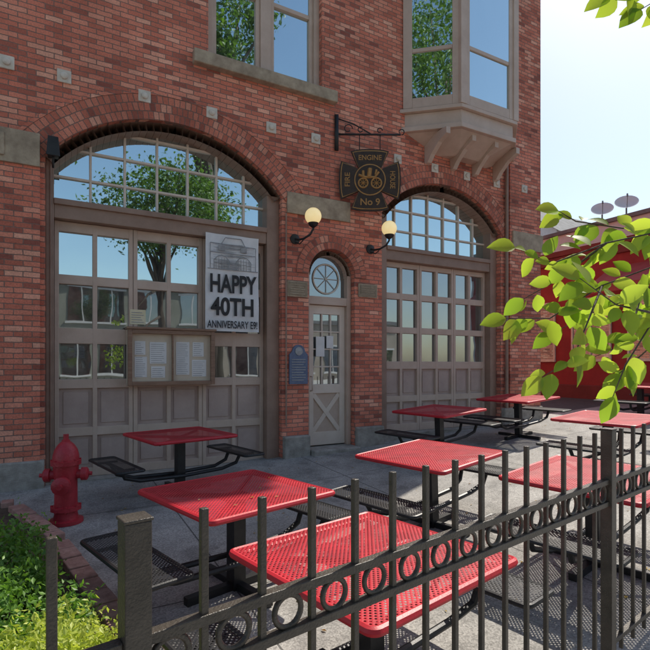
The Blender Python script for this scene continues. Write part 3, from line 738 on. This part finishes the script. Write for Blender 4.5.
for ti,t in enumerate(tw):
    for a,b_ in zip(t[(1 if ti in(0,7) else 0):],t[(2 if ti in(0,7) else 1):]):
        n_=max(2,int((b_-a).length/.026))
        for k in range(n_):
            p=a.lerp(b_,(k+r.random()*.6)/n_)
            d=(b_-a).normalized()*.5+ra*r.uniform(-.9,.9)+Vector((0,0,-r.uniform(-.6,1.0)))+fb*r.uniform(-.5,.5)
            nrm=-fb*r.uniform(.3,1)+Vector((0,0,r.uniform(-.1,.7)))+ra*r.uniform(-.6,.6)
            leaf(p+d.normalized()*.012,d,nrm,r.uniform(.045,.095))
    leaf(t[-1],t[-1]-t[-2]+Vector((0,0,-.03)),-fb+Vector((0,0,.5)),.09)
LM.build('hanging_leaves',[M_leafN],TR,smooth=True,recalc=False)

PLT=empty('planter_bed')
m=MB(); 
def kerbline(pts):
    for (x0,y0),(x1,y1) in zip(pts,pts[1:]):
        L_=math.hypot(x1-x0,y1-y0); k=int(L_/.215)
        for c in range(2):
            for i in range(k):
                o_=.5*c/k; t0=min(i/k+o_,.97); t1=min((i+1)/k-.05/k+o_,1)
                if t1-t0<.01: continue
                xa=x0+(x1-x0)*t0; ya=y0+(y1-y0)*t0; zz=g(xa,ya)-.05+c*.12
                m.obox((x0,y0),(x1,y1),-.075+.003*c,.075-.003*c,zz,zz+.113+random.uniform(-.004,.004),0,t0,t1)
kerbline([(-3.5,-1.25),(-.38,-1.25)]); kerbline([(-.38,-1.34),(.02,-2.6)]); kerbline([(.02,-2.62),(.36,-4.4)]); kerbline([(.36,-4.42),(.42,-5.9)])
M_edge=noisy('edging_brick',(.3,.15,.12),(.52,.31,.25),12,.85,.5,60)
m.build('brick_edging',[M_edge],PLT,bevel=.008)
M_soil=noisy('bark_mulch',(.05,.035,.025),(.13,.09,.06),25,.95,1,60)
m=MB(); pp=[(-3.5,-1.3),(-.38,-1.3),(0,-2.6),(.34,-4.4),(.40,-5.95),(-3.5,-6.2)]; m.add([(x,y,g(x,y)+.13) for x,y in pp],[tuple(range(6))]); m.build('mulch',[M_soil],PLT,recalc=False)
def shrub(name,x,y,rx,ry,h,n,mat,sz,seed):
    rr=np.random.default_rng(seed); z0=g(x,y)+.08; cl=[]
    for k in range(30):
        a=rr.uniform(0,2*math.pi); q=math.sqrt(rr.uniform(0,1)); hh=h*(1-.55*q*q)*rr.uniform(.5,1)
        cl.append((x+rx*q*math.cos(a),y+ry*q*math.sin(a),z0+hh))
    cl=np.array(cl); idx=rr.integers(0,len(cl),n)
    pts=cl[idx]+rr.normal(size=(n,3))*np.array([.07,.07,.07]); pts[:,2]=np.maximum(pts[:,2],z0+.02)
    v,f=leaf_cloud(pts,sz,seed,wid=.25)
    E=empty(name); obj_from('foliage',v,f,mat,E)
    m=MB()
    for c in cl[:14]: m.tube([(x,y,z0),((x+c[0])/2,(y+c[1])/2,z0+h*.3),tuple(c)],[.012,.008,.003],5)
    m.build('stems',[M_bark],E,smooth=True)
shrub('shrub',-.45,-3.5,.45,.6,.5,8000,M_shrub,.045,21)
shrub('shrub',-.25,-4.25,.38,.45,.45,7000,M_shrub,.04,22)
shrub('shrub',-1.4,-3.3,.6,.7,.55,7000,M_shrub,.05,23)
shrub('golden_shrub',-.03,-5.0,.32,.45,.46,8000,M_shrubY,.035,24)
shrub('golden_shrub',-.6,-4.8,.4,.4,.45,7000,M_shrubY,.035,25)
shrub('shrub',-1.2,-4.3,.5,.5,.5,7000,M_shrub,.05,26)

pts=[]
rr=random.Random(5)
for k in range(300):
    x=rr.uniform(.5,12); y=rr.uniform(-6.4,-.15); pts.append((x,y,g(x,y)+.006))
tx,ty,_=tab[1]
for k in range(8): pts.append((tx+rr.uniform(-.42,.42),ty+rr.uniform(-.42,.42),g(tx,ty)+.747))
v=[];f=[]
for i,(x,y,z) in enumerate(pts):
    a=rr.uniform(0,6.28); s=rr.uniform(.012,.026)
    for k,(u,w,q) in enumerate(((0,-1,0),(.5,0,.25),(0,1,0.1),(-.5,0,.3))):
        v.append((x+s*(u*math.cos(a)-w*math.sin(a)),y+s*(u*math.sin(a)+w*math.cos(a)),z+s*q))
    f.append([4*i,4*i+1,4*i+2,4*i+3])
M_dry=leafmat('dry_leaves',(.25,.12,.03),(.5,.36,.08),.2)
obj_from('fallen_leaves',np.array(v),np.array(f),M_dry)

# ---------------------------------------------------------------- neighbours
M_redw=noisy('red_painted_wall',(.24,.022,.025),(.34,.036,.038),1.5,.75,.3,40)
M_redt=noisy('dark_red_trim',(.13,.018,.02),(.19,.028,.03),3,.6)
R=empty('red_building')
m=MB(); m.box(14,25,-5.5,8,-.2,5.0); m.build('walls',[M_redw],R)
m=MB(); m.box(13.9,25.1,-5.6,8.1,5.0,5.18); m.box(13.93,13.999,-5.55,8.05,4.75,4.999); m.box(13.95,13.999,-5.5,8,.3,1.0); m.build('parapet_and_base',[M_redt],R,bevel=.02)
m=MB();G=MB()
for y in(-4.2,-2.2,-.1,1.6,3.4,5.6):
    m.box(13.93,13.999,y-.62,y+.62,1.7,1.78);m.box(13.93,13.999,y-.62,y+.62,3.5,3.6)
    for q in(-.62,-.03,.56): m.box(13.94,13.999,y+q,y+q+.06,1.78,3.5)
    G.add([(13.97,y-.6,1.75),(13.97,y+.6,1.75),(13.97,y+.6,3.55),(13.97,y-.6,3.55)],[(0,1,2,3)])
m.build('window_frames',[M_rosette],R,bevel=.008); G.build('window_glass',[M_glassD],R,recalc=False)
m=MB(); M_awn=noisy('awning_canvas',(.3,.05,.05),(.4,.08,.075),4,.8)
m.add([(14,-5,4.4),(14,1,4.4),(12.9,1,3.75),(12.9,-5,3.75),(12.9,1,3.55),(12.9,-5,3.55)],[(0,1,2,3),(3,2,4,5)]); m.build('awning',[M_awn],R,recalc=False)
M_greyw=noisy('grey_stucco',(.62,.61,.6),(.74,.73,.71),1,.85,.2,30)
Gb=empty('grey_building')
m=MB(); m.box(17.5,30,-9,6.2,-.2,6.7); m.build('walls',[M_greyw],Gb)
m=MB(); m.box(17.4,30.1,-9.1,6.3,6.7,6.85); m.box(23,25,-2,0,6.85,7.7); m.build('roof_and_units',[M_roof],Gb,bevel=.02)
def dish(x,y,z):
    m=MB(); prof=[(0,0),(.12,.01),(.25,.04),(.38,.1),(.385,.1),(.25,.03),(0,-.012)]
    M=Matrix.Translation((x,y,z+.62))@Matrix.Rotation(math.radians(215),4,'Z')@Matrix.Rotation(math.radians(50),4,'Y')
    m.lathe(prof,M,24); m.tube([(x,y,z),(x,y,z+.6)],.03,8,1); m.tube([M@Vector((.3,0,.06)),M@Vector((.12,0,.4))],.012,6,1); m.tube([M@Vector((.12,0,.4)),M@Vector((0,0,.42))],.03,6,1)
    m.build('satellite_dish',[M_greyw,M_roof],smooth=True,auto=40)
dish(18.3,3.96,6.85); dish(18.3,3.05,6.85)
W=empty('white_house')
m=MB(); m.box(28,36,13,20,-.2,10.2)
m.add([(28,13,10.2),(28,20,10.2),(28,16.5,12.6),(36,13,10.2),(36,20,10.2),(36,16.5,12.6)],[(0,1,2),(3,5,4)]); m.build('walls',[M_white],W)
m=MB(); m.add([(27.7,12.6,10.0),(36.3,12.6,10.0),(36.3,16.5,12.75),(27.7,16.5,12.75)],[(0,1,2,3)]); m.add([(27.7,20.4,10.0),(36.3,20.4,10.0),(36.3,16.5,12.75),(27.7,16.5,12.75)],[(0,1,2,3)]); m.build('roof',[M_roof],W)
m=MB()
for z in(2,5,8):
    for y in(14.5,16.5,18.5): m.box(27.95,27.998,y-.4,y+.4,z,z+1.3)
m.build('windows',[M_glassD],W)
M_tan=noisy('tan_stucco',(.36,.31,.25),(.46,.40,.33),1,.85)
M_olive=noisy('olive_siding',(.26,.26,.21),(.35,.35,.29),1,.85)
def shop(name,x0,x1,y,h,mat,floors):
    E=empty(name); m=MB(); m.box(x0,x1,y-9,y,-.3,h); m.build('walls',[mat],E)
    m=MB(); m.box(x0-.2,x1+.2,y-9.2,y+.2,h,h+.3); m.build('cornice',[M_roof],E)
    m=MB(); fr=MB(); n=int((x1-x0)/2.2)
    for fl in range(floors):
        for k in range(n):
            cx=x0+(k+.5)*(x1-x0)/n; z=1+fl*3.2
            m.box(cx-.75,cx+.75,y+.001,y+.04,z,z+1.9); fr.box(cx-.85,cx+.85,y+.001,y+.1,z-.12,z-.001); fr.box(cx-.85,cx+.85,y+.001,y+.08,z+1.901,z+2.02); fr.box(cx-.03,cx+.03,y+.04,y+.07,z,z+1.9)
    m.build('windows',[M_glassD],E); fr.build('trim',[M_white],E)
shop('tan_shop_building',-16,-3,-24,5.0,M_tan,1); shop('olive_shop_building',-2,9,-24,6.4,M_olive,2); shop('grey_shop_building',10,24,-24,4.6,M_tan,1)

rr_=np.random.default_rng(77); P=[]
for k in range(60):
    a=math.radians(rr_.uniform(-20,100)); d=rr_.uniform(90,140); h=rr_.uniform(7,12)
    c=np.array([d*math.cos(a),d*math.sin(a),h*.55]); P.append(c+rr_.normal(size=(220,3))*np.array([3,3,h*.22]))
P=np.concatenate(P); v,f=leaf_cloud(P,1.3,5,wid=.4); obj_from('distant_trees',v,f,M_leaf)

# ---------------------------------------------------------------- light
az=math.radians(24); el=math.radians(52)
w=bpy.data.worlds.new('World'); scene.world=w; w.use_nodes=True; nt=w.node_tree
sky=nt.nodes.new('ShaderNodeTexSky'); sky.sky_type='NISHITA'; sky.sun_disc=False; sky.sun_elevation=el; sky.sun_rotation=math.pi/2-az
sky.air_density=1.2; sky.dust_density=1.2; sky.ozone_density=1.0
nt.links.new(sky.outputs[0],nt.nodes['Background'].inputs[0]); nt.nodes['Background'].inputs[1].default_value=.15
sd=bpy.data.lights.new('sun','SUN'); sd.energy=5; sd.angle=math.radians(.5); sd.color=(1,.93,.82)
so=bpy.data.objects.new('sun',sd); scene.collection.objects.link(so)
d=Vector((math.cos(az)*math.cos(el),math.sin(az)*math.cos(el),math.sin(el))); so.rotation_euler=d.to_track_quat('Z','Y').to_euler(); so.location=d*50

# ---------------------------------------------------------------- camera
cd=bpy.data.cameras.new('camera'); cd.sensor_width=36; cd.lens=36*495/650; cd.shift_y=40/650; cd.clip_start=.05; cd.clip_end=3000
co=bpy.data.objects.new('camera',cd); scene.collection.objects.link(co); co.location=(0,-7.5,1.6); co.rotation_euler=(math.radians(90),0,math.radians(-28.7))
scene.camera=co
